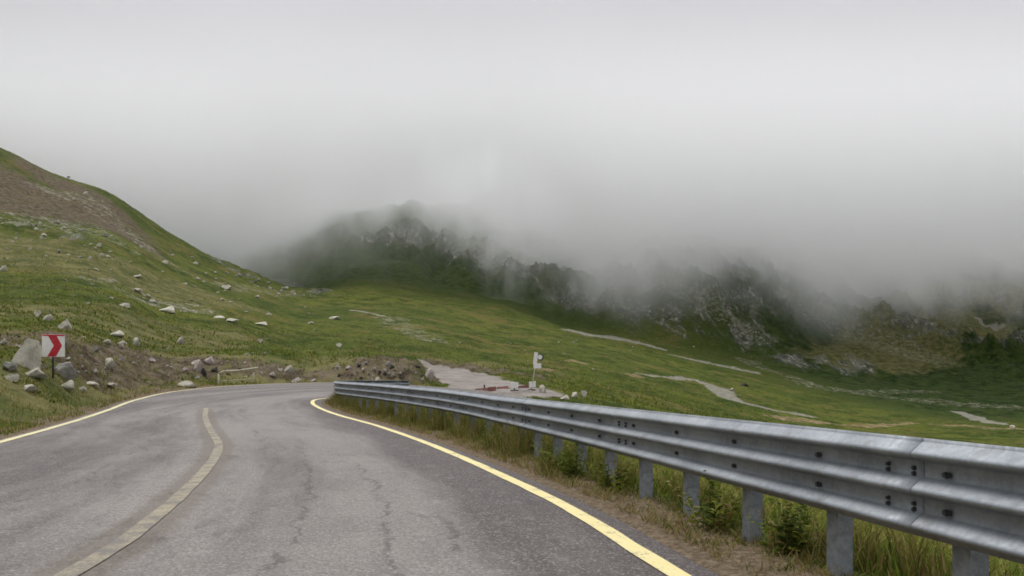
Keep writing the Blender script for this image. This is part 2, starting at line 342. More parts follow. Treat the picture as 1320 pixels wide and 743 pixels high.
def road_material():
    m, t, b = new_mat('worn_asphalt'); g = G(t)
    P = obj_coord(g); uv = g.n('ShaderNodeUVMap', uv_map='lane').outputs[0]
    sx = g.n('ShaderNodeSeparateXYZ', {0: uv}); a, s = sx.outputs[0], sx.outputs[1]     # a: metres left of the right line, s: along
    st = g.map(uv, (1.0, .16, 1))
    base = g.mix(g.ramp(g.noise(P, .35, 5, .6), .35, .65), (.132, .117, .107), (.212, .193, .178))
    lane = g.math('ADD', g.math('MULTIPLY', g.math('SUBTRACT', g.noise(st, .9, 5, .65), .5), 2.6), g.ramp(a, .25, 1.7, -.45, .35))
    lane = g.math('ADD', lane, g.ramp(a, 3.3, 5.6, .0, -.40))
    base = g.mix(g.ramp(lane, -.45, .55), (.080, .065, .063), g.mix(.55, base, (.255, .233, .214)))
    gritn = g.noise(P, 42, 3, .8); spk = g.n('ShaderNodeTexVoronoi', {'Vector': P, 'Scale': 75.0}).outputs['Color']
    spk = g.n('ShaderNodeSeparateColor', {0: spk}).outputs[0]
    base = g.mix(g.ramp(gritn, .42, .66, 0, .55), base, (.05, .045, .044))
    base = g.mix(g.ramp(spk, .75, 1.0, 0, .55), base, (.34, .33, .31))
    # rough ravelled patches
    rp = g.math('MULTIPLY', g.ramp(g.noise(g.map(uv, (1, .45, 1)), 1.6, 6, .75), .54, .66), g.ramp(g.noise(P, .5, 3), .45, .58))
    base = g.mix(g.math('MULTIPLY', rp, .6), base, (.058, .052, .050))
    pale = g.math('MULTIPLY', g.ramp(g.noise(P, 3.2, 5, .7), .55, .7), .22)
    base = g.mix(pale, base, (.32, .30, .28))
    # sealed joint along the centre line
    cj = g.attr('joint')
    base = g.mix(g.math('MULTIPLY', g.ramp(g.math('ADD', cj, g.math('MULTIPLY', g.math('SUBTRACT', g.noise(P, 5, 4, .7), .5), .8)), .35, .75), .5), base, (.11, .085, .06))
    # cracks
    wob = g.math('SUBTRACT', g.noise(g.map(P, (1, 1, 1)), 1.1, 6, .72), .5)
    tot = None
    for a0, k, s0, s1, wd in ((2.45, .9, 17.5, 29, .022), (1.72, .8, 18.2, 25.5, .022), (1.25, .5, 18.5, 21.3, .03), (3.0, 1.2, 24, 42, .02), (5.2, 1.4, 20, 40, .018)):
        ln = g.math('ABSOLUTE', g.math('SUBTRACT', g.math('ADD', a, g.math('MULTIPLY', wob, k)), a0))
        c = g.math('SUBTRACT', 1.0, g.ramp(ln, wd * .3, wd * 1.6))
        c = g.math('MULTIPLY', c, g.math('MULTIPLY', g.ramp(s, s0, s0 + .8), g.ramp(s, s1 - .8, s1, 1, 0)))
        c = g.math('MULTIPLY', c, g.ramp(g.noise(P, 2.2, 4, .7), .40, .52))
        tot = c if tot is None else g.math('MAXIMUM', tot, c)
    vv = g.n('ShaderNodeTexVoronoi', {'Vector': g.n('ShaderNodeVectorMath', {0: P, 1: g.noise(P, 2.5, 4, .6, 0, 1)}, operation='ADD').outputs[0], 'Scale': .55}, feature='DISTANCE_TO_EDGE').outputs[0]
    c2 = g.math('MULTIPLY', g.ramp(vv, .004, .02, 1, 0), g.ramp(g.noise(P, .45, 3), .56, .64))
    tot = g.math('MAXIMUM', tot, g.math('MULTIPLY', c2, .8))
    base = g.mix(g.math('MULTIPLY', tot, .46), base, (.035, .032, .03))
    t.links.new(base, b.inputs['Base Color'])
    t.links.new(g.ramp(gritn, .3, .7, .72, .9), b.inputs['Roughness']); b.inputs['Specular IOR Level'].default_value = .4
    hgt = g.math('SUBTRACT', g.math('ADD', gritn, g.math('MULTIPLY', spk, .6)), g.math('MULTIPLY', g.math('ADD', tot, g.math('MULTIPLY', rp, .2)), 2.5))
    t.links.new(g.n('ShaderNodeBump', {'Height': hgt, 'Strength': .55, 'Distance': .006}).outputs[0], b.inputs['Normal'])
    return m
M_ROAD = road_material()

def paint_mat(name, c1, c2, wear):
    m, t, b = new_mat(name); g = G(t); P = obj_coord(g)
    w_ = g.ramp(g.math('ADD', g.math('MULTIPLY', g.noise(P, 3, 5, .7), .55), g.math('MULTIPLY', g.noise(P, 38, 4, .8), .45)), wear - .07, wear + .07)
    c = g.mix(g.noise(P, 6, 4), c1, c2)
    t.links.new(g.mix(w_, c, (.13, .115, .10)), b.inputs['Base Color']); b.inputs['Roughness'].default_value = .7
    return m
M_LINE = paint_mat('pale_yellow_paint', (.68, .58, .26), (.78, .69, .36), .59)
M_LINE_L = paint_mat('dusty_yellow_paint', (.58, .52, .26), (.66, .60, .34), .58)
M_CENTRE = paint_mat('faded_paint', (.31, .262, .165), (.25, .22, .155), .50)

def simple(name, col, rough=.6, metal=0.0, var=.25, scale=8.0, bump=.0):
    m, t, b = new_mat(name); g = G(t); P = obj_coord(g)
    n = g.noise(P, scale, 5, .65)
    dk = tuple(c * (1 - var) for c in col); lt = tuple(min(c * (1 + var), .95) for c in col)
    t.links.new(g.mix(g.ramp(n, .3, .7), dk, lt), b.inputs['Base Color'])
    b.inputs['Roughness'].default_value = rough; b.inputs['Metallic'].default_value = metal
    if bump: t.links.new(g.n('ShaderNodeBump', {'Height': n, 'Strength': bump, 'Distance': .02}).outputs[0], b.inputs['Normal'])
    return m
def galv_mat():
    m, t, b = new_mat('galvanised_steel'); g = G(t); P = obj_coord(g)
    n = g.noise(P, 2.2, 5, .65); f = g.noise(g.map(P, (1, 1, .25)), 30, 4, .7)
    sp = g.n('ShaderNodeSeparateColor', {0: g.n('ShaderNodeTexVoronoi', {'Vector': P, 'Scale': 60.0}).outputs['Color']}).outputs[0]
    c = g.mix(g.ramp(n, .3, .7), (.175, .195, .22), (.28, .305, .33))
    c = g.mix(g.ramp(f, .55, .75, 0, .45), c, (.26, .275, .28)); c = g.mix(g.math('MULTIPLY', sp, .12), c, (.6, .62, .64)); c = g.mix(g.ramp(g.noise(g.map(P, (1, 1, .5)), 5, 6, .75), .52, .70, 0, .5), c, (.15, .14, .125))
    t.links.new(c, b.inputs['Base Color']); b.inputs['Metallic'].default_value = .55
    t.links.new(g.ramp(f, .3, .7, .50, .66), b.inputs['Roughness'])
    t.links.new(g.n('ShaderNodeBump', {'Height': n, 'Strength': .12, 'Distance': .01}).outputs[0], b.inputs['Normal'])
    return m
M_GALV = galv_mat()
M_POST = simple('weathered_post_steel', (.23, .25, .27), .7, .2, .3, 12)
M_BOLT = simple('dark_bolt_steel', (.075, .078, .08), .5, .6, .3, 40)
M_WHITE = simple('white_sheet', (.78, .77, .74), .45, 0, .06, 9)
M_RED = simple('red_sheet', (.50, .02, .035), .45, 0, .15, 9)
M_DPOST = simple('dark_pole_steel', (.05, .055, .06), .5, .5, .2, 9)
M_CREAM = simple('chipped_cream_paint', (.42, .40, .30), .7, 0, .22, 6)
M_SIGNPOLE = simple('pale_pole_paint', (.52, .49, .40), .6, 0, .2, 6)
M_BACK = simple('grey_sheet_back', (.30, .31, .32), .5, .4, .15, 9)
M_BLACK = simple('black_mark', (.02, .02, .022), .5)

def rock_mat(name, c1, c2, lichen):
    m, t, b = new_mat(name); g = G(t); P = obj_coord(g)
    oi = g.n('ShaderNodeObjectInfo').outputs['Random']
    Q = g.n('ShaderNodeVectorMath', {0: P, 1: g.n('ShaderNodeCombineXYZ', {0: g.math('MULTIPLY', oi, 40.0), 1: oi, 2: 0.0}).outputs[0]}, operation='ADD').outputs[0]
    c = g.mix(g.ramp(g.noise(Q, 1.7, 7, .7), .32, .68), c1, c2)
    c = g.mix(g.ramp(g.noise(Q, 6, 5, .75), .56, .68, 0, .6), c, (.10, .098, .085))
    c = g.mix(g.ramp(g.noise(Q, 3.1, 5, .7), .58, .68, 0, .7), c, lichen)
    t.links.new(c, b.inputs['Base Color']); b.inputs['Roughness'].default_value = .92; b.inputs['Specular IOR Level'].default_value = .2
    t.links.new(g.n('ShaderNodeBump', {'Height': g.noise(Q, 5, 7, .75), 'Strength': .8, 'Distance': .08}).outputs[0], b.inputs['Normal'])
    return m
M_ROCK = rock_mat('pale_granite', (.30, .28, .225), (.54, .51, .43), (.30, .29, .14))
M_ROCKG = rock_mat('grey_granite', (.21, .20, .18), (.38, .365, .33), (.22, .22, .12))
M_ROCKD = rock_mat('dark_granite', (.03, .028, .026), (.07, .065, .06), (.06, .06, .03))
M_ROCKW = rock_mat('bright_quartz_rock', (.42, .395, .32), (.62, .59, .50), (.42, .40, .24))
M_ROCKP = rock_mat('pinkish_broken_rock', (.34, .28, .26), (.52, .46, .43), (.25, .20, .15))

# ------------------------------------------------------------------ mesh helpers
def tag(o, label=None, cat=None, group=None, kind=None):
    for k, v in (('label', label), ('category', cat), ('group', group), ('kind', kind)):
        if v: o[k] = v
    return o
def link(name, me, mat=None, parent=None):
    o = bpy.data.objects.new(name, me); COL.objects.link(o)
    if mat is not None and not me.materials: me.materials.append(mat)
    if parent is not None: o.parent = parent
    return o
def mesh(name, V, Fc, mat=None, parent=None, smooth=False):
    me = bpy.data.meshes.new(name); me.from_pydata([tuple(map(float, v)) for v in V], [], [tuple(map(int, f)) for f in Fc]); me.update()
    if smooth: me.polygons.foreach_set('use_smooth', [True] * len(me.polygons))
    return link(name, me, mat, parent)
def np_mesh(name, V, Q, mat, smooth=True):
    me = bpy.data.meshes.new(name); V = np.ascontiguousarray(V, np.float32); Q = np.ascontiguousarray(Q, np.int32)
    me.vertices.add(len(V)); me.vertices.foreach_set('co', V.ravel())
    k = Q.shape[1]; me.loops.add(Q.size); me.loops.foreach_set('vertex_index', Q.ravel())
    me.polygons.add(len(Q)); me.polygons.foreach_set('loop_start', np.arange(0, Q.size, k, dtype=np.int32)); me.polygons.foreach_set('loop_total', np.full(len(Q), k, np.int32))
    me.polygons.foreach_set('use_smooth', np.full(len(Q), smooth)); me.update(calc_edges=True); me.materials.append(mat)
    return link(name, me)
def empty(name, loc, rz=0):
    o = bpy.data.objects.new(name, None); o.empty_display_size = .2; COL.objects.link(o); o.location = loc; o.rotation_euler = (0, 0, rz); return o
def bm_box(bm, c, s, rot=None, bev=0.0):
    g = bmesh.ops.create_cube(bm, size=1.0); v = g['verts']
    M = Matrix.Translation(c) @ (rot if rot is not None else Matrix.Identity(4)) @ Matrix.Diagonal((*s, 1))
    bmesh.ops.transform(bm, matrix=M, verts=v)
    if bev: bmesh.ops.bevel(bm, geom=list({e for q in v for e in q.link_edges}), offset=bev, segments=2, affect='EDGES')
def bm_cyl(bm, p0, p1, r0, r1=None, n=12):
    p0, p1 = Vector(p0), Vector(p1); d = p1 - p0
    M = Matrix.Translation((p0 + p1) / 2) @ d.to_track_quat('Z', 'Y').to_matrix().to_4x4()
    bmesh.ops.create_cone(bm, cap_ends=True, segments=n, radius1=r0, radius2=r0 if r1 is None else r1, depth=d.length, matrix=M)
def bm_obj(name, bm, mat, parent=None, smooth=False):
    me = bpy.data.meshes.new(name); bm.to_mesh(me); bm.free()
    if smooth: me.polygons.foreach_set('use_smooth', [True] * len(me.polygons))
    return link(name, me, mat, parent)

# ------------------------------------------------------------------ terrain meshes
us = np.concatenate([np.linspace(-70, 1390, 860)])
th = np.arctan((us - CX) / F)
tl = np.linspace(-math.pi, th[0], 70)[:-1]; tr = np.linspace(th[-1], math.pi, 70)[1:]
TH = np.concatenate([tl, th, tr])
lnR = np.concatenate([np.linspace(math.log(1.2), math.log(60), 250)[:-1], np.linspace(math.log(60), math.log(430), 170)[:-1], np.linspace(math.log(430), math.log(2000), 190)])
row_a, row_b = 249, 249 + 169
Rr = np.exp(lnR)
TT, RR = np.meshgrid(TH, Rr)
# rows follow equal depth inside the view, equal range outside
DD = np.where((TT > th[0]) & (TT < th[-1]), RR / np.cos(TT), RR / np.cos(np.clip(TT, th[0], th[-1])))
XX, YY = DD * np.sin(TT), DD * np.cos(TT)
zn = zones(XX, YY); ZZ = ground_full(XX.ravel(), YY.ravel(), {k: v.ravel() for k, v in zn.items()}).reshape(XX.shape)
SDR = road_sd(XX, YY)
verge = sstep(1.1, .25, SDR) * np.where(YY < 34, 1, .8)
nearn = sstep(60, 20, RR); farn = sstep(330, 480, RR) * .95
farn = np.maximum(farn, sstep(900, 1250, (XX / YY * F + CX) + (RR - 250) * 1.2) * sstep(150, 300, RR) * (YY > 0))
nr, nc = XX.shape
def sheet(name, r0, r1):
    idx = np.arange(nr * nc).reshape(nr, nc)[r0:r1 + 1]
    V = np.stack([XX[r0:r1 + 1].ravel(), YY[r0:r1 + 1].ravel(), ZZ[r0:r1 + 1].ravel()], 1)
    h_ = r1 - r0 + 1; ii = np.arange(h_ * nc).reshape(h_, nc)
    Q = np.stack([ii[:-1, :-1], ii[:-1, 1:], ii[1:, 1:], ii[1:, :-1]], -1).reshape(-1, 4)
    if r0 == 0:
        V = np.vstack([V, [[0, 0, -.09]]])
    o = np_mesh(name, V, Q[:, ::-1], M_TERR); me = o.data
    def put(nm, arrs):
        a = me.color_attributes.new(nm, 'FLOAT_COLOR', 'POINT')
        d = np.ones((len(V), 4), np.float32)
        for k, v in enumerate(arrs): d[:h_ * nc, k] = v[r0:r1 + 1].ravel()
        a.data.foreach_set('color', d.ravel())
    put('zones', (zn['rock'], zn['soil'], zn['grav'])); put('zones_b', (zn['tan'], zn['side'], zn['dry'])); put('zones_c', (zn['pale'], zn['pale'] * 0, zn['pale'] * 0))
    for nm, v in (('nearness', nearn), ('farness', farn), ('verge', verge)):
        a = me.attributes.new(nm, 'FLOAT', 'POINT'); d = np.zeros(len(V), np.float32); d[:h_ * nc] = v[r0:r1 + 1].ravel(); a.data.foreach_set('value', d)
    tag(o, kind='structure'); return o
sheet('ground', 0, row_a); sheet('hillside', row_a, row_b); sheet('mountain', row_b, nr - 1)

# ------------------------------------------------------------------ road and painted lines
NA = 44
tt = np.linspace(0, 1, NA)
RX = REo[:, None, :] * (1 - tt)[None, :, None] + LEo[:, None, :] * tt[None, :, None]
RZ = smooth_ground(RX[..., 0], RX[..., 1]) + .015
RZ[:, 0] -= .03; RZ[:, -1] -= .03
V = np.concatenate([RX, RZ[..., None]], -1).reshape(-1, 3); ii = np.arange(NS * NA).reshape(NS, NA)
Q = np.stack([ii[:-1, :-1], ii[:-1, 1:], ii[1:, 1:], ii[1:, :-1]], -1).reshape(-1, 4)
road = np_mesh('road', V, Q[:, ::-1], M_ROAD); tag(road, kind='structure')
wid = np.linalg.norm(REo - LEo, axis=1); sal = np.r_[0, np.cumsum(np.linalg.norm(np.diff(RE, axis=0), axis=1))]
UVv = np.stack([np.broadcast_to(tt[None] * wid[:, None] - .32, (NS, NA)), np.broadcast_to(sal[:, None], (NS, NA))], -1).reshape(-1, 2)
uvl = road.data.uv_layers.new(name='lane'); li = np.zeros(len(road.data.loops), np.int32); road.data.loops.foreach_get('vertex_index', li)
uvl.data.foreach_set('uv', UVv[li].astype(np.float32).ravel())
CP = spline(C_LINE, 300)
jd = seg_dist(RX[..., 0], RX[..., 1], CP[::6]).ravel()
a = road.data.attributes.new('joint', 'FLOAT', 'POINT'); a.data.foreach_set('value', sstep(.42, .10, jd).astype(np.float32))
def strip(name, P, wd, mat, lift=.022, nseg=3):
    N = nrm(P); V = []; Fq = []
    wv = wd * (1 + .10 * fbm(P[:, 0], P[:, 1], .7, 2, 50)); off = .012 * fbm(P[:, 0], P[:, 1], .9, 2, 51)
    for k in range(nseg + 1):
        q = P + N * ((k / nseg - .5) * wv + off)[:, None]; V.append(np.c_[q, smooth_ground(q[:, 0], q[:, 1]) + lift])
    n = len(P); V = np.concatenate(V); i = np.arange((nseg + 1) * n).reshape(nseg + 1, n)
    Q = np.stack([i[:-1, :-1], i[:-1, 1:], i[1:, 1:], i[1:, :-1]], -1).reshape(-1, 4)
    o = np_mesh(name, V, Q, mat); tag(o, kind='structure'); return o
strip('edge_line', spline(RE[::3], 900), .14, M_LINE)
strip('outer_edge_line', spline(LE[::3], 900), .15, M_LINE_L)
strip('centre_line', CP, .145, M_CENTRE)

# ------------------------------------------------------------------ guardrail (three-ridged steel beam on posts)
RAIL = [(2.66,1.0),(2.15,3.38),(1.87,4.8),(1.62,6.0),(1.20,8.1),(.5,11.2),(-.4,14.8),(-1.75,18.4),(-3.4,22.4),(-5.1,26.2),(-6.25,28.9),(-6.75,31),(-6.2,32.6),(-5.2,33.2),(-4.3,33.6)]
RTOP = ([1,3.38,8.45,14.4,18,24,30,31.5], [.92,.905,.885,.88,.955,1.03,1.08,1.08])
RP = spline(RAIL, 1600); rs = np.r_[0, np.cumsum(np.linalg.norm(np.diff(RP, axis=0), axis=1))]
kap = np.argmax(RP[:, 1] > 31)
rtop = np.where(np.arange(len(RP)) < kap, np.interp(RP[:, 1], *RTOP), 1.08)
after = np.maximum(rs - rs[kap], 0); rtop = rtop - .05 * np.clip(after - 4, 0, 100) ** 1.15 * .9
RN = nrm(RP)          # points right of travel = away from the road
def rail_at(s):
    return (np.array([np.interp(s, rs, RP[:, 0]), np.interp(s, rs, RP[:, 1])]), np.array([np.interp(s, rs, RN[:, 0]), np.interp(s, rs, RN[:, 1])]), float(np.interp(s, rs, rtop)))
prof = []
H = .487
def beam_profile():
    pts = [(.012, 0.0)]
    for k in range(3):
        c = .075 + k * .178
        pts += [(.012, c - .060), (.024, c - .052), (.052, c - .030), (.070, c - .016), (.082, c - .004), (.083, c + .005), (.077, c + .016), (.048, c + .026), (.020, c + .036)]
        if k < 2: pts += [(.006, c + .044), (.004, c + .112)]
    pts.append((.012, H)); return pts
BP = beam_profile()
def beam(s0, s1, parent, lap):
    n = max(6, int((s1 - s0) / .18)); ss = np.linspace(s0, s1, n); V = []; Fq = []
    th_ = .004
    for s in ss:
        p, nn, zt = rail_at(s)
        for side in (0, 1):
            for (o_, z_) in BP:
                q = p - nn * (o_ + lap - side * th_); V.append((q[0], q[1], zt - z_))
    m_ = len(BP); tot = 2 * m_
    for i in range(n - 1):
        for j in range(m_ - 1):
            b_ = i * tot + j; Fq.append((b_, b_ + 1, b_ + 1 + tot, b_ + tot))
            c_ = b_ + m_; Fq.append((c_, c_ + tot, c_ + tot + 1, c_ + 1))
        for j in (0, m_ - 1):
            b_ = i * tot + j; Fq.append((b_, b_ + tot, b_ + tot + m_, b_ + m_))
    for i in (0, n - 1):
        for j in range(m_ - 1):
            b_ = i * tot + j; Fq.append((b_, b_ + m_, b_ + m_ + 1, b_ + 1))
    o = mesh('beam_panel', V, Fq, M_GALV, parent, True)
    bm = bmesh.new(); bm.from_mesh(o.data); bmesh.ops.recalc_face_normals(bm, faces=bm.faces); bm.to_mesh(o.data); bm.free()
    return o
guard = empty('guardrail', (2.15, 3.38, 0)); tag(guard, 'long galvanised guardrail with three ridged beam along the right edge of the road', 'guardrail')
GI = Matrix.Translation(-Vector(guard.location))
def to_guard(o): o.matrix_parent_inverse = GI
s_first = float(np.interp(3.8, RP[:200, 1], rs[:200])) if RP[199, 1] > 3.8 else float(rs[np.argmin(abs(RP[:, 1] - 3.8))])
s_first = float(rs[np.argmin(np.hypot(RP[:, 0] - 2.066, RP[:, 1] - 3.8))])
SP = 1.07; posts = np.arange(s_first - 3 * SP, rs[-1] - .2, SP); posts = posts[posts > .05]
splices = np.arange(s_first - 4 * SP + .32, rs[-1] + 4 * SP, 4 * SP)
for k in range(len(splices) - 1):
    a_, b_ = max(splices[k] - .16, 0), min(splices[k + 1] + .16, rs[-1])
    if b_ - a_ > .5: to_guard(beam(a_, b_, guard, .0035 * (k % 2)))
bm = bmesh.new(); bm_box(bm, (-.002, 0, 0), (.006, .06, .024), bev=.002); bm_cyl(bm, (-.003, 0, 0), (-.020, 0, 0), .016, .013, 10)
BOLT = bpy.data.meshes.new('bolt'); bm.to_mesh(BOLT); bm.free(); BOLT.materials.append(M_BOLT)
bm = bmesh.new(); bm_cyl(bm, (0, 0, 0), (-.018, 0, 0), .012, .009, 8)
SBOLT = bpy.data.meshes.new('splice_bolt'); bm.to_mesh(SBOLT); bm.free(); SBOLT.materials.append(M_BOLT)
for s in posts:
    p, nn, zt = rail_at(s); q = p + nn * .125
    gz = float(smooth_ground(q[0], q[1])); lowz = gz - .35
    ang = math.atan2(nn[1], nn[0])
    bm = bmesh.new(); top = zt - .05; h_ = top - lowz
    # C-section post: web and two lipped flanges
    bm_box(bm, (.0, -.055, h_ / 2), (.09, .006, h_)); bm_box(bm, (-.0475, 0, h_ / 2), (.006, .116, h_)); bm_box(bm, (.0475, 0, h_ / 2), (.006, .116, h_))
    bm_box(bm, (-.036, .055, h_ / 2), (.020, .006, h_)); bm_box(bm, (.036, .055, h_ / 2), (.020, .006, h_))
    o = bm_obj('post', bm, M_POST, guard); to_guard(o); o.location = (q[0], q[1], lowz); o.rotation_euler = (random.uniform(-.012, .012), random.uniform(-.015, .015), ang)
    q2 = p + nn * .034
    bm = bmesh.new(); bm_box(bm, (0, 0, 0), (.058, .09, .40), bev=.006)
    o = bm_obj('spacer_block', bm, M_POST, guard); to_guard(o); o.location = (q2[0], q2[1], zt - .255); o.rotation_euler = (0, 0, ang)
    if s < 32:
        for zz in (.164, .342):
            o = link('bolt', BOLT, parent=guard); to_guard(o); q3 = p - nn * .010; o.location = (q3[0], q3[1], zt - zz); o.rotation_euler = (random.uniform(-.1, .1), 0, ang)
for s in splices:
    if .3 < s < 26:
        p, nn, zt = rail_at(s)
        for dy in (-.1, .1):
            for zz in (.152, .180, .330, .358):
                q3 = p - nn * .010 + np.array([-nn[1], nn[0]]) * dy; o = link('splice_bolt', SBOLT, parent=guard); to_guard(o); o.location = (q3[0], q3[1], zt - zz); o.rotation_euler = (0, 0, math.atan2(nn[1], nn[0]))

# ------------------------------------------------------------------ placing by bearing: where a line of sight meets the real ground
_Ds = np.exp(np.linspace(math.log(3), math.log(1500), 1400))
def at(px, py):
    X = (px - CX) / F * _Ds; z = smooth_ground(X, _Ds); rz = CAMH - (py - HOR) / F * _Ds
    k = np.nonzero(rz <= z)[0]; D = _Ds[k[0]] if len(k) else 1500.
    # refine on the detailed ground
    Dd = np.linspace(D * .93, D * 1.07, 80); zz = ground_full((px - CX) / F * Dd, Dd); r2 = CAMH - (py - HOR) / F * Dd
    k = np.nonzero(r2 <= zz)[0]
    if len(k): D = Dd[k[0]]
    x = (px - CX) / F * D
    return Vector((x, D, float(ground_full(x, D)[0])))

# ------------------------------------------------------------------ signs and barriers
def chevron_sign():
    p = at(68, 488); D = p.y; r = empty('chevron_sign', p, math.radians(12)); tag(r, 'square white bend sign with red arrow pointing right on dark pole', 'road sign')
    k = D / F; W, Hh = 27 * k, 29 * k; zc = (488 - 446) * k
    bm = bmesh.new(); bm_cyl(bm, (0, .03, -.5), (0, .03, zc + Hh * .45), .034, n=14); bm_obj('pole', bm, M_DPOST, r, True)
    bm = bmesh.new(); bm_box(bm, (.02, 0, zc), (W, .02, Hh), bev=.006); bm_obj('sign_plate', bm, M_WHITE, r)
    # red arrow head across the plate
    w2, h2 = W / 2 * .96, Hh / 2 * .97
    pts = [(-w2 * .55, h2), (w2 * .25, h2), (w2 * .80, 0), (w2 * .25, -h2), (-w2 * .55, -h2), (w2 * .05, 0)]
    V = [(x + .02, -.0125, zc + z) for x, z in pts] + [(x + .02, -.0108, zc + z) for x, z in pts]
    Fc = [(0, 1, 2, 5), (5, 2, 3, 4)] + [(i, (i + 1) % 6, (i + 1) % 6 + 6, i + 6) for i in range(6)]
    mesh('arrow', V, Fc, M_RED, r)
    bm = bmesh.new(); bm_box(bm, (.02, -.0115, zc + Hh * .5 - .035), (W * .98, .004, .05)); bm_obj('red_band', bm, M_RED, r)
    bm = bmesh.new()
    for z in (zc - Hh * .25, zc + Hh * .25): bm_box(bm, (0, .015, z), (.14, .02, .03)); bm_box(bm, (0, .03, z), (.085, .085, .028))
    bm_obj('clamp', bm, M_BACK, r)
chevron_sign()

def pipe_barrier():
    a, b = at(281, 497), at(327, 493); r = empty('pipe_barrier', a); tag(r, 'low cream metal pipe barrier at the outer edge of the bend', 'barrier')
    d = b - a; k = a.y / F; h_ = 15 * k; e = Vector((d.x, d.y, d.z))
    bm = bmesh.new(); bm_cyl(bm, (0, 0, -.3), (.05, 0, h_), .045); bm_obj('post', bm, M_CREAM, r, True)
    bm = bmesh.new(); bm_cyl(bm, (e.x, e.y, e.z - .3), (e.x, e.y, e.z + h_ * .9), .035); bm_obj('post', bm, M_CREAM, r, True)
    bm = bmesh.new(); P = [Vector((.05, 0, h_)), Vector((.28, .02, h_ + .13)), e * .55 + Vector((0, 0, h_ + .10)), e * 1.12 + Vector((0, 0, h_ * .95 + .22))]
    for u, v in zip(P[:-1], P[1:]): bm_cyl(bm, u, v, .05)
    for u in P: bmesh.ops.create_icosphere(bm, subdivisions=2, radius=.05, matrix=Matrix.Translation(u))
    bm_obj('top_rail', bm, M_CREAM, r, True)
    bm = bmesh.new(); bm_cyl(bm, (.0, 0, h_ * .35), e + Vector((0, 0, h_ * .30)), .022); bm_obj('lower_rail', bm, M_CREAM, r, True)
pipe_barrier()

def sign_cluster():
    p = at(684, 503); k = p.y / F; r = empty('road_sign', p, math.radians(-8)); tag(r, 'tall leaning pole with small white signs beside the side road', 'road sign')
    top = 48 * k; lean = 9 * k
    bm = bmesh.new(); bm_cyl(bm, (0, 0, -.3), (lean, 0, top), .035, .032, 14); bm_obj('pole', bm, M_SIGNPOLE, r, True)
    def plate(nm, cx, cz, W, Hh, yy, rot, mat):
        bm = bmesh.new(); bm_box(bm, (cx, yy, cz), (W, .02, Hh), Matrix.Rotation(rot, 4, 'Y'), bev=.006); return bm_obj(nm, bm, mat, r)
    def disc(nm, cx, cz, R, yy, mat, th=.02):
        bm = bmesh.new(); bm_cyl(bm, (cx, yy, cz), (cx, yy + th, cz), R, n=28); return bm_obj(nm, bm, mat, r)
    plate('sign_plate', 6.5 * k, 41 * k, 5 * k, 15 * k, -.05, .12, M_WHITE)
    plate('sign_plate', 9 * k, 31 * k, 10 * k, 6.5 * k, -.075, 0, M_WHITE)
    d = disc('round_sign', 13 * k, 42 * k, 4.0 * k, -.05, M_BLACK); disc('sign_face', 12.3 * k, 42.3 * k, 3.0 * k, -.056, M_WHITE, .005)
    bm = bmesh.new(); bm_cyl(bm, (4 * k, -.02, 36 * k), (15 * k, -.02, 38 * k), .018); bm_obj('bracket', bm, M_BLACK, r)
sign_cluster()

def road_block():
    a, b = at(612, 503), at(690, 503); r = empty('road_barrier', a); e = b - a; k = a.y / F
    tag(r, 'low red and white striped barrier closing the side road', 'barrier')
    ang = math.atan2(e.y, e.x); L = math.hypot(e.x, e.y); r.rotation_euler = (0, 0, ang); sl = e.z / L
    hts = (12 * k)
    # feet
    for t_ in (.14, .62, .93):
        bm = bmesh.new(); bm_box(bm, (L * t_, 0, hts * .42 + sl * L * t_), (.07, .07, hts * .86)); bm_box(bm, (L * t_, 0, .03 + sl * L * t_), (.12, .55, .07), bev=.01); bm_obj('foot', bm, M_DPOST, r)
    segs = [(.0, .17, M_PINK, .30, 4.5), (.18, .30, M_REDD, .34, 6), (.32, .50, M_PINK, .46, 3.2), (.54, .67, M_WHITE, .66, 8), (.68, .86, M_REDD, .50, 3.2), (.87, .99, M_WHITE, .72, 9)]
    for i, (t0, t1, mt_, zc, hp) in enumerate(segs):
        bm = bmesh.new(); cx = L * (t0 + t1) / 2
        bm_box(bm, (cx, -.06, hts * zc + sl * cx), (L * (t1 - t0), .05, hp * k), Matrix.Rotation(random.uniform(-.05, .05), 4, 'Y'), bev=.012)
        bm_obj('white_panel' if mt_ is M_WHITE else 'red_board', bm, mt_, r)
    bm = bmesh.new(); bm_cyl(bm, (0, -.02, hts * .36), (L, -.02, hts * .36 + sl * L), .022); bm_obj('cross_bar', bm, M_DPOST, r)
M_REDD = simple('faded_red_board', (.24, .085, .075), .6, 0, .25, 5); M_PINK = simple('bleached_red_board', (.34, .15, .14), .6, 0, .25, 5)
road_block()

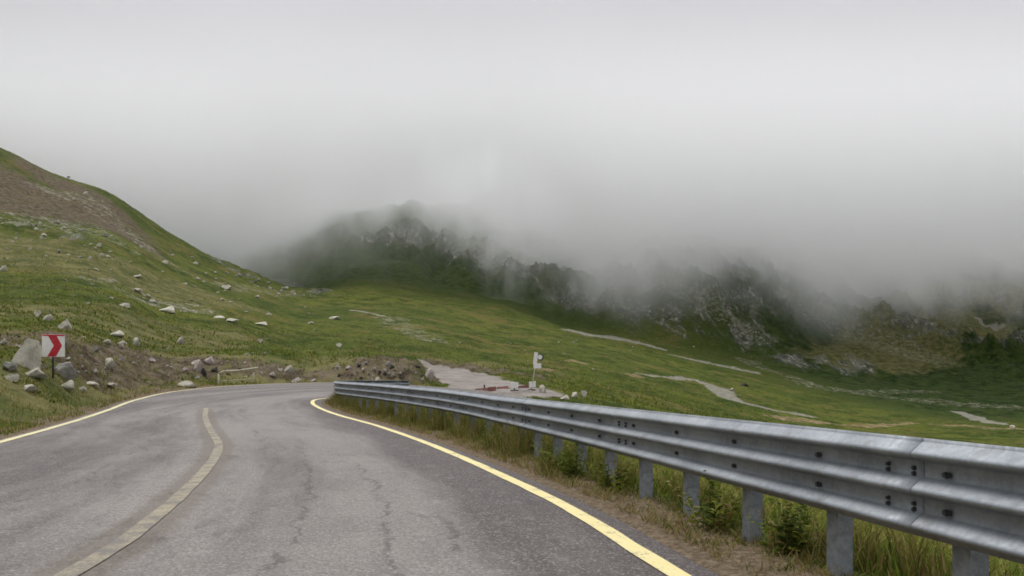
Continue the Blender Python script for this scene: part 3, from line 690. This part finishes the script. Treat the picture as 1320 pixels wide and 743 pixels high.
# ------------------------------------------------------------------ rocks
def rock_mesh(seed, cuts=18, flat=1.0):
    rg = random.Random(seed); bm = bmesh.new(); bmesh.ops.create_icosphere(bm, subdivisions=3, radius=1.0)
    planes = []
    for _ in range(cuts):
        n = Vector((rg.gauss(0, 1), rg.gauss(0, 1), rg.gauss(0, 1) * .9)).normalized(); planes.append((n, rg.uniform(.38, .80)))
    for v in bm.verts:
        for n, d in planes:
            k = v.co.dot(n)
            if k > d: v.co -= n * (k - d) * .985
    off = seed * 3.7
    from mathutils import noise as mn
    for v in bm.verts:
        v.co += v.co.normalized() * .05 * mn.fractal(v.co * 2.2 + Vector((off, 0, 0)), 1.0, 2.0, 4)
    xs = [v.co.x for v in bm.verts]; zs = [v.co.z for v in bm.verts]
    sx = 2 / (max(xs) - min(xs)); sz = 1 / (max(zs) - min(zs)); z0 = min(zs); x0 = (max(xs) + min(xs)) / 2
    for v in bm.verts:
        zz = (v.co.z - z0) * sz; tp = 1.12 - .50 * zz
        v.co = Vector(((v.co.x - x0) * sx / 2 * tp, v.co.y * sx / 2 * tp, zz))
    me = bpy.data.meshes.new('rock'); bm.to_mesh(me); bm.free(); me.polygons.foreach_set('use_smooth', [False] * len(me.polygons)); return me
RM = [rock_mesh(i + 1) for i in range(9)]
def mat_mesh(me, mat, cache={}):
    k = (me.name, mat.name)
    if k not in cache: c = me.copy(); c.materials.clear(); c.materials.append(mat); cache[k] = c
    return cache[k]
def rock(px, py, wpx, hpx, mat=None, label=None, var=None, rz=None, group=None, name='rock', depth=.8, cat='rock'):
    """px,py: middle of the foot as sighted; width and height as sighted"""
    p = at(px, py); k = p.y / F; W, Hh = wpx * k, hpx * k
    me = mat_mesh(RM[random.randrange(9) if var is None else var], mat or M_ROCK)
    o = bpy.data.objects.new(name, me); COL.objects.link(o)
    sink = .32; Hh *= .92
    o.location = (p.x, p.y + W * depth * .3, p.z - Hh * sink); o.scale = (W * 1.0, W * depth, Hh * (1 + sink) * 1.0); o.rotation_euler = (random.uniform(-.12, .12), random.uniform(-.12, .12), rz if rz is not None else random.choice((0, math.pi)) + random.uniform(-.5, .5))
    tag(o, label, cat, group); return o
G_BIG = 'boulders around the bend sign'
rock(33, 474, 42, 41, M_ROCK, 'largest pale boulder leaning left of the red arrow sign', 8, 0.0, G_BIG, 'boulder', .5, 'boulder')
rock(80, 486, 30, 22, M_ROCKG, 'blocky grey boulder directly behind the pole of the arrow sign', 4, .1, G_BIG, 'boulder', .6, 'boulder')
rock(40, 487, 32, 13, M_ROCK, 'tilted pale slab at the foot of the largest boulder', 5, .3, G_BIG, 'boulder', .8, 'boulder')
rock(34, 504, 22, 9, M_ROCK, 'lone pale rock on the grass below the largest boulder', 1, 0, 'rocks on the left verge')
rock(84, 502, 22, 13, M_ROCK, 'squat pale rock just right of the arrow sign foot', 3, 0, 'rocks on the left verge')
rock(104, 503, 12, 6, M_ROCK, 'small pale rock between two flat slabs right of the arrow sign', 6, 0, 'rocks on the left verge')
rock(115, 497, 22, 5, M_ROCKW, 'long flat whitish slab right of the arrow sign', 0, 0, 'rocks on the left verge')
rock(142, 499, 17, 6, M_ROCKW, 'flat bright slab lying nearest the outer yellow line', 7, 0, 'rocks on the left verge')
rock(9, 478, 24, 12, M_ROCKG, 'grey rock at far left beside the largest boulder', 7, 0, 'rocks on the left verge')
rock(12, 490, 26, 9, M_ROCK, 'pale low rock at far left below the largest boulder', 8, 0, 'rocks on the left verge')
rock(137, 473, 17, 13, M_ROCK, 'round pale rock in the rubble between sign and pipe barrier', 1, 0, 'rocks on the left verge')
rock(239, 499, 30, 9, M_ROCKW, 'wide flat pale rock beside the road left of the pipe barrier', 0, 0.0, 'rocks on the left verge', depth=.6)
rock(147, 434, 24, 9, M_ROCK, 'oval pale rock on the grass above the rubble bank', 3, .2, 'rocks above the bank')
rock(136, 444, 14, 7, M_ROCK, 'pale rock just below the oval one above the rubble bank', 5, 0, 'rocks above the bank')
rock(156, 444, 12, 6, M_ROCK, 'narrow pale rock left of the upright rock on the bank', 6, 0, 'rocks above the bank')
rock(174, 446, 11, 12, M_ROCK, 'upright rounded pale rock on the bank right of the arrow sign', 1, 0, 'rocks above the bank')
rock(232, 444, 10, 11, M_ROCK, 'upright pale rock in a dark hollow above the pipe barrier', 4, 0, 'rocks above the bank')
rock(47, 409, 12, 9, M_ROCK, 'pale rock at the left of the row above the arrow sign', 2, 0, 'row of rocks above the sign')
rock(62, 414, 13, 10, M_ROCK, 'pale rock in the middle of the row above the arrow sign', 4, 0, 'row of rocks above the sign')
rock(81, 424, 17, 15, M_ROCK, 'biggest pale rock at the right end of the row above the arrow sign', 6, 0, 'row of rocks above the sign')
rock(214, 403, 21, 10, M_ROCKW, 'largest whitish rock alone in the middle of the green slope', 3, .1, 'slabs on the green slope')
rock(196, 390, 12, 5, M_ROCK, 'small rock just above the largest whitish rock on the slope', 0, 0, 'slabs on the green slope')
rock(176, 376, 15, 5, M_ROCKW, 'flat bright slab high on the slope above the largest whitish rock', 7, 0, 'slabs on the green slope')
rock(188, 383, 12, 5, M_ROCKW, 'slab between the small rock and the high bright slab on the slope', 5, 0, 'slabs on the green slope')
rock(159, 396, 18, 6, M_ROCK, 'sloping pale slab left of the largest whitish rock', 8, 0, 'slabs on the green slope')
rock(282, 411, 20, 5, M_ROCKW, 'upper half of a long pale slab right of the largest whitish rock', 0, 0, 'slabs on the green slope')
rock(297, 415, 22, 5, M_ROCKW, 'lower half of a long pale slab right of the largest whitish rock', 7, 0, 'slabs on the green slope')
rock(336, 419, 17, 5, M_ROCKW, 'flat white slab alone above the pipe barrier', 3, 0, 'slabs on the green slope')
rock(400, 418, 12, 4, M_ROCK, 'small flat slab right of the flat white slab', 5, 0, 'slabs on the green slope')
rock(430, 412, 18, 5, M_ROCKW, 'pale slab on the green slope above the bend', 1, 0, 'slabs on the green slope')
rock(437, 448, 9, 6, M_ROCKW, 'small bright rock on the green slope just above the bend', 2, 0, 'slabs on the green slope')
rock(335, 442, 9, 6, M_ROCK, 'small pale rock between white slab and pipe barrier', 2, 0, 'slabs on the green slope')
rock(291, 373, 16, 6, M_ROCKW, 'bright rock under the rocky end of the ridge', 2, 0, 'slabs on the green slope')
rock(4, 350, 9, 9, M_ROCKW, 'bright rock at the far left edge of the hillside', 4, 0, 'slabs on the green slope')
rock(110, 252, 7, 6, M_ROCKW, 'upper bright rock just below the skyline of the hill', 4, 0, 'bright rocks below the skyline')
rock(95, 258, 5, 4, M_ROCKW, 'lower small bright rock just below the skyline of the hill', 2, 0, 'bright rocks below the skyline')
# broken rock heap by the road
rock(255, 478, 12, 15, M_ROCKP, 'tall pinkish block at the left of the broken heap by the bend', 4, .3, 'broken rock heap by the bend')
rock(267, 470, 18, 11, M_ROCKP, 'wide pinkish block on top of the broken heap by the bend', 5, 0, 'broken rock heap by the bend')
rock(250, 470, 9, 6, M_ROCKW, 'small whitish block at the upper left of the broken heap', 6, 0, 'broken rock heap by the bend')
rock(262, 486, 8, 12, M_ROCKD, 'dark block in the middle of the broken heap by the bend', 1, 0, 'broken rock heap by the bend')
rock(275, 480, 10, 8, M_ROCKD, 'dark block at the right of the broken heap by the bend', 3, 0, 'broken rock heap by the bend')
rock(254, 490, 8, 6, M_ROCKG, 'grey stone at the foot of the broken heap by the bend', 3, 0, 'broken rock heap by the bend')
rock(350, 485, 11, 6, M_ROCKW, 'lower bright rock right of the pipe barrier', 5, 0, 'rocks right of the pipe barrier')
rock(361, 480, 8, 4, M_ROCKW, 'small middle rock of the three right of the pipe barrier', 2, 0, 'rocks right of the pipe barrier')
rock(372, 481, 13, 11, M_ROCK, 'tallest rock right of the pipe barrier', 4, 0, 'rocks right of the pipe barrier')
rock(382, 493, 14, 7, M_ROCKP, 'low rock at the road edge right of the pipe barrier', 6, 0, 'rocks right of the pipe barrier')
rock(404, 492, 8, 4, M_ROCKP, 'small stone at the road edge near the guardrail end', 6, 0, 'rocks right of the pipe barrier')
rock(700, 507, 11, 12, M_ROCK, 'upright pale rock right of the tall leaning sign pole', 1, 0, 'rocks beyond the guardrail')
rock(728, 516, 14, 7, M_ROCK, 'left rock of the three beyond the guardrail', 3, 0, 'rocks beyond the guardrail')
rock(741, 513, 11, 8, M_ROCKW, 'middle rock of the three beyond the guardrail', 4, 0, 'rocks beyond the guardrail')
rock(752, 513, 10, 10, M_ROCK, 'right rock of the three beyond the guardrail', 2, 0, 'rocks beyond the guardrail')
rock(960, 499, 13, 6, M_ROCKD, 'dark low boulder beside the distant gravel track', 5, 0, None, 'boulder', .7, 'boulder')
rock(944, 504, 7, 4, M_ROCKP, 'small brownish boulder beside the distant gravel track', 5, 0, None, 'boulder', .7, 'boulder')
rock(1306, 552, 8, 4, M_ROCK, 'pale rock on the gravel patch at far right beyond the guardrail', 1, 0)
rock(487, 494, 8, 9, M_ROCKW, 'bright stone in the earth bank behind the guardrail', 4, 0)
rock(552, 489, 12, 16, M_ROCKP, 'pinkish block at the right end of the earth bank', 4, 0)
# small scatter
def scatter(n, box, wr, mats, label, group, keep=None, flat=(.35, .8)):
    c = 0; tries = 0
    while c < n and tries < n * 20:
        tries += 1
        px, py = random.uniform(box[0], box[2]), random.uniform(box[1], box[3])
        if keep and not keep(px, py): continue
        w_ = random.uniform(*wr) * random.choice((.7, 1, 1)); mt_ = random.choice(mats); rock(px, py, w_, w_ * random.uniform(*flat), mt_, label.replace('*', {'pale_granite': 'pale', 'grey_granite': 'grey', 'dark_granite': 'dark', 'bright_quartz_rock': 'whitish', 'pinkish_broken_rock': 'pinkish'}[mt_.name]), group=group, name='stone', cat='stone'); c += 1
ridge = lambda px: float(np.interp(px, [0, 60, 120, 200, 300, 420], [192, 222, 240, 290, 345, 380]))
scatter(42, (0, 285, 150, 335), (3, 8), [M_ROCK, M_ROCKG], 'small * stone in the stony band across the upper hillside', 'stones across the upper hillside', lambda x, y: y > ridge(x) + 18 and y > 268 + x * .25)
scatter(46, (110, 315, 420, 415), (3, 9), [M_ROCK, M_ROCK, M_ROCKW], 'small * stone scattered over the middle of the green hillside', 'stones over the green hillside', lambda x, y: abs(y - (330 + (x - 120) * .22)) < 30 and y > ridge(x) + 14, (.25, .5))
scatter(30, (290, 352, 425, 384), (3, 6), [M_ROCK, M_ROCKG], 'small * stone on the rocky tail of the ridge', 'stones on the tail of the ridge', lambda x, y: ridge(x) + 3 < y < ridge(x) + 14)
scatter(60, (0, 442, 345, 492), (4, 10), [M_ROCK, M_ROCKG, M_ROCKP], 'small * stone in the rubble bank along the outer roadside', 'stones in the rubble bank', lambda x, y: y < 488 - abs(x - 330) * .02 and (y > 452 or x < 220))
scatter(48, (430, 470, 555, 493), (3, 9), [M_ROCKG, M_ROCKP, M_ROCKD], 'small * stone in the earth bank behind the end of the guardrail', 'stones in the earth bank', None)
scatter(18, (60, 345, 470, 440), (3, 7), [M_ROCKG, M_ROCK], 'little flat * stone lying low on the grassy hillside', 'flat stones low on the grass', lambda x, y: y > ridge(x) + 35, (.2, .4))
scatter(16, (590, 440, 900, 480), (2, 4), [M_ROCKG, M_ROCK], 'tiny * stone on the green field beyond the side road', 'stones on the far field', None)
# white chip on the asphalt
pb = at(619, 622); o = link('pebble', mat_mesh(RM[2], M_ROCKW)); o.location = (pb.x, pb.y, float(smooth_ground(pb.x, pb.y)) + .012); o.scale = (.045, .04, .025); tag(o, 'tiny white pebble lying on the dark right side of the asphalt', 'pebble')
# marker on the skyline
p = at(88, 234); r_ = empty('marker_post', p); tag(r_, 'thin dark marker post standing on the skyline of the left hill', 'post')
bm = bmesh.new(); bm_cyl(bm, (0, 0, -.5), (0, 0, 1.5), .10, .07); bm_obj('pole', bm, M_BLACK, r_)
bm = bmesh.new(); bm_box(bm, (.1, 0, 1.35), (1.0, .08, .4)); bm_obj('board', bm, M_BLACK, r_)

# ------------------------------------------------------------------ grass
def grass_mat():
    m, t, b = new_mat('grass_blades'); g = G(t)
    c = g.attr('tint', 'Color'); t.links.new(c, b.inputs['Base Color']); b.inputs['Roughness'].default_value = .8; b.inputs['Specular IOR Level'].default_value = .2
    tr = g.n('ShaderNodeBsdfTranslucent', {0: c}); mx = g.n('ShaderNodeMixShader', {0: .35, 1: b.outputs[0], 2: tr.outputs[0]})
    t.links.new(mx.outputs[0], t.nodes['Material Output'].inputs[0]); return m
M_GRASS = grass_mat()
GREEN = np.array([(.13, .165, .022), (.10, .135, .018), (.20, .22, .036), (.06, .09, .013)]); STRAW = np.array([(.27, .20, .075), (.22, .15, .055), (.34, .28, .12)])
def blades(name, X, Y, hmin, hmax, wd, straw, lean=.35, kind_label=None, hmod=None, gain=1.0):
    n = len(X); Z = ground_full(X, Y) - .02
    h_ = rng.uniform(hmin, hmax, n) * (hmod if hmod is not None else 1); a = rng.uniform(0, 2 * math.pi, n); l = rng.uniform(.05, lean, n) * h_ + .02; la = rng.uniform(0, 2 * math.pi, n)
    w_ = wd * rng.uniform(.6, 1.4, n)
    sx, sy = np.cos(a) * w_ / 2, np.sin(a) * w_ / 2; lx, ly = np.cos(la) * l, np.sin(la) * l
    V = np.empty((n, 5, 3)); 
    V[:, 0] = np.c_[X - sx, Y - sy, Z]; V[:, 1] = np.c_[X + sx, Y + sy, Z]
    V[:, 2] = np.c_[X + sx * .75 + lx * .35, Y + sy * .75 + ly * .35, Z + h_ * .6]; V[:, 3] = np.c_[X - sx * .75 + lx * .35, Y - sy * .75 + ly * .35, Z + h_ * .6]
    V[:, 4] = np.c_[X + lx, Y + ly, Z + h_]
    b0 = np.arange(n)[:, None] * 5
    T = np.concatenate([b0 + [0, 1, 2], b0 + [0, 2, 3], b0 + [3, 2, 4]])
    o = np_mesh(name, V.reshape(-1, 3), T, M_GRASS, False)
    iss = rng.uniform(0, 1, n) < straw
    c = np.where(iss[:, None], STRAW[rng.integers(0, 3, n)], GREEN[rng.integers(0, 4, n)]) * rng.uniform(.75, 1.2, (n, 1)) * gain
    d = np.ones((n, 5, 4), np.float32); d[:, :, :3] = c[:, None]
    at_ = o.data.color_attributes.new('tint', 'FLOAT_COLOR', 'POINT'); at_.data.foreach_set('color', d.reshape(-1))
    tag(o, kind_label, name.split('_')[0] if False else 'grass', kind='stuff'); return o
# under and behind the rail
def rail_field(n, o0, o1, s0, s1, bias=1.0, clump=.0, sc=.6):
    ss = s0 + (s1 - s0) * rng.uniform(0, 1, n) ** bias; oo = rng.uniform(o0, o1, n)
    X = np.interp(ss, rs, RP[:, 0]) + np.interp(ss, rs, RN[:, 0]) * oo; Y = np.interp(ss, rs, RP[:, 1]) + np.interp(ss, rs, RN[:, 1]) * oo
    k = fbm(X, Y, sc, 3, 60) > clump; X, Y, oo = X[k], Y[k], oo[k]
    k = road_sd(X, Y) > .12; return X[k], Y[k], oo[k]
X, Y, oo = rail_field(70000, -.75, .6, 1.5, 31, 1.25, .04, .6)
k = sstep(-.1, .35, oo) * sstep(12, 7, Y) + sstep(-.75, -.05, oo) * sstep(7, 12, Y); keep = rng.uniform(0, 1, len(X)) < .05 + .95 * k; X, Y, k = X[keep], Y[keep], k[keep]
big = .5 + .9 * np.clip(fbm(X, Y, 1.1, 3, 61) + .45, 0, 1.2)
blades('verge_grass', X, Y, .08, .40, .009, .42, .8, 'tall green and straw coloured grass growing under the guardrail', (.3 + .7 * k) * big * (1 + .35 * sstep(8, 12, Y)))
X, Y, oo = rail_field(26000, -.85, .2, 2.5, 28, 1.2, -.1, .35)
blades('dry_grass', X, Y, .02, .11, .010, .72, 1.2, 'sparse low dry grass on the bare strip beside the yellow line')
X, Y, oo = rail_field(80000, .3, 7, 0, 20, 1.2, -.25, 1.2)
blades('meadow_grass', X, Y, .05, .20, .014, .22, .8, 'short green meadow grass behind the guardrail', gain=1.4)
# tussocks over the slopes
n = 150000; pu = rng.uniform(-60, 1000, n); D_ = np.exp(rng.uniform(math.log(24), math.log(230), n)); X = (pu - CX) / F * D_; Y = D_
k = (road_sd(X, Y) > 1.2) & (fbm(X, Y, 3.5, 3, 90) > -.05) & (rng.uniform(0, 1, n) > sstep(60, 220, Y) * .9); X, Y = X[k], Y[k]
zz_ = zones(X, Y); k = (zz_['side'] < .2) & (zz_['grav'] < .3) & (rng.uniform(0, 1, len(X)) > zz_['soil'] * .6); X, Y = X[k], Y[k]
blades('hillside_grass', X, Y, .08, .30, .075, .12, 1.2, 'clumpy grass tussocks covering the hillside', np.clip(Y / 70, .35, 1))
# left verge
n = 90000; s = rng.uniform(0, 1, n); i = (s * (NS - 1)); base = np.stack([np.interp(i, np.arange(NS), LEo[:, c]) for c in (0, 1)], 1); Nn = -nrm(LEo); nn_ = np.stack([np.interp(i, np.arange(NS), Nn[:, c]) for c in (0, 1)], 1)
off_ = rng.uniform(0, 1, n) ** 1.3 * 12; P = base + nn_ * off_[:, None]
m = (P[:, 1] > 9) & (P[:, 1] < 46) & (P[:, 0] < -8) & (P[:, 0] / P[:, 1] > -.75); P = P[m]; m = (road_sd(P[:, 0], P[:, 1]) > .1) & (fbm(P[:, 0], P[:, 1], 1.1, 3, 70) > -.12); P = P[m]
blades('roadside_grass', P[:, 0], P[:, 1], .04, .17, .02, .38, .7, 'short rough grass on the verge left of the road')

# leafy weeds under the rail
def weed(name, x, y, h_, label, nst=14, spread=.34, straw=.12):
    z = float(ground_full(x, y)[0]); V = []; T = []; C = []
    for q in range(nst):
        a = random.uniform(0, 2 * math.pi); rr = random.uniform(0, spread); hh = h_ * random.uniform(.55, 1.0); bx, by = math.cos(a) * rr * .5, math.sin(a) * rr * .5; tx, ty = math.cos(a) * rr * 1.5, math.sin(a) * rr * 1.5
        c = np.array(random.choice(GREEN.tolist() if random.random() > straw else STRAW.tolist())) * random.uniform(.8, 1.2)
        for k in range(16):
            t_ = (k + .5) / 16; cx, cy, cz = bx + (tx - bx) * t_ * t_, by + (ty - by) * t_ * t_, hh * t_
            la = random.uniform(0, 2 * math.pi); L = .10 * (1 - t_ * .6) * random.uniform(.6, 1.2); wl = .02
            dx, dy = math.cos(la), math.sin(la); b0 = len(V); up = random.uniform(.1, .8) * L
            V += [(cx, cy, cz), (cx + dx * L * .5 - dy * wl, cy + dy * L * .5 + dx * wl, cz + up * .7), (cx + dx * L, cy + dy * L, cz + up * .6), (cx + dx * L * .5 + dy * wl, cy + dy * L * .5 - dx * wl, cz + up * .7)]
            T.append((b0, b0 + 1, b0 + 2)); T.append((b0, b0 + 2, b0 + 3)); C += [c] * 4
        b0 = len(V); V += [(bx - .003, by, -.03), (bx + .003, by, -.03), (tx + .002, ty, hh)]; T.append((b0, b0 + 1, b0 + 2)); C += [c] * 3
    o = np_mesh(name, np.array(V), np.array(T), M_GRASS, False); o.location = (x, y, z)
    d = np.ones((len(V), 4), np.float32); d[:, :3] = np.array(C); a_ = o.data.color_attributes.new('tint', 'FLOAT_COLOR', 'POINT'); a_.data.foreach_set('color', d.reshape(-1))
    tag(o, label, 'weed', 'leafy weeds under the guardrail'); return o
for s, of, h_, lb in ((s_first + 1.55 * SP, .12, .42, 'leafy green weed between the first and second visible guardrail posts'), (s_first + 2.45 * SP, .05, .52, 'tallest leafy weed between the two nearest full guardrail posts'),
                     (s_first + 4.5 * SP, .0, .42, 'leafy weed beside a middle guardrail post'), (s_first + 5.6 * SP, -.1, .50, 'dense dark green weed where the verge grass is tallest'),
                     (s_first + 6.3 * SP, -.12, .45, 'bushy green weed just beyond the tallest verge grass'), (s_first + 9.3 * SP, -.1, .42, 'bright green weed halfway along the guardrail')):
    p, nn, zt = rail_at(s); q = p + nn * of; weed('weed', q[0], q[1], h_, lb, 18)

# ------------------------------------------------------------------ low cloud wrapped round the mountain
def cloud():
    m = bpy.data.materials.new('low_cloud'); m.use_nodes = True; t = m.node_tree; t.nodes.clear(); g = G(t)
    P = g.n('ShaderNodeNewGeometry').outputs['Position']; sp = g.n('ShaderNodeSeparateXYZ', {0: P}); x, y, z = sp.outputs
    n1 = g.noise(g.map(P, (1, 1, .75)), .0085, 4, .52)
    # height of the cloud base: higher over the opening in the middle
    bear = g.math('DIVIDE', x, y)
    warp = g.math('MULTIPLY', g.math('SUBTRACT', g.noise(g.map(P, (1, 1, .6)), .011, 3, .5), .5), .34)
    bear = g.math('ADD', bear, warp)
    hole = g.math('MULTIPLY', g.ramp(bear, -.37, -.17), g.ramp(bear, -.08, .16, 1, 0))
    base = g.math('ADD', g.math('MULTIPLY', hole, 64.0), 24.0)
    base = g.math('SUBTRACT', base, g.math('MULTIPLY', g.ramp(bear, -.02, .10), g.math('MULTIPLY', g.ramp(bear, .14, .26, 1, 0), 30.0)))
    base = g.math('ADD', base, g.math('MULTIPLY', g.ramp(bear, .3, .6), 4.0))
    base = g.math('ADD', base, g.math('MULTIPLY', g.math('SUBTRACT', y, 450.0), .085))
    v = g.math('SUBTRACT', z, base)
    v = g.math('ADD', v, g.math('MULTIPLY', g.math('SUBTRACT', n1, .5), 215.0))
    n2 = g.noise(g.map(P, (1, 1, .45)), .024, 5, .62, .5)
    v = g.math('ADD', v, g.math('MULTIPLY', g.math('SUBTRACT', n2, .5), 230.0))
    d = g.math('POWER', g.ramp(v, -4.0, 72.0), 1.7)
    n3 = g.noise(g.map(P, (1, 1, .35)), .017, 4, .6, .6)
    wisp = g.math('MULTIPLY', g.ramp(n3, .45, .70), g.math('MULTIPLY', g.ramp(z, 42, 105), g.ramp(bear, .13, .24, 1, 0)))
    d = g.math('MAXIMUM', d, g.math('MULTIPLY', wisp, .42))
    d = g.math('MULTIPLY', d, g.ramp(y, 330, 460))
    d = g.math('MULTIPLY', d, g.math('MULTIPLY', g.ramp(z, 130, 225, 1, 0), g.ramp(z, 8, 62)))
    d = g.math('MULTIPLY', d, .019)
    pv = g.n('ShaderNodeVolumePrincipled', {'Color': (.994, .994, 1.0, 1), 'Density': d, 'Anisotropy': .05})
    o = g.n('ShaderNodeOutputMaterial'); t.links.new(pv.outputs[0], o.inputs['Volume'])
    m.cycles.volume_step_rate = .21
    bm = bmesh.new(); bm_box(bm, (0, 930, 205), (2600, 1250, 420)); ob = bm_obj('low_cloud', bm, m); tag(ob, 'grey cloud hanging low over the far mountain', 'cloud', kind='stuff')
cloud()
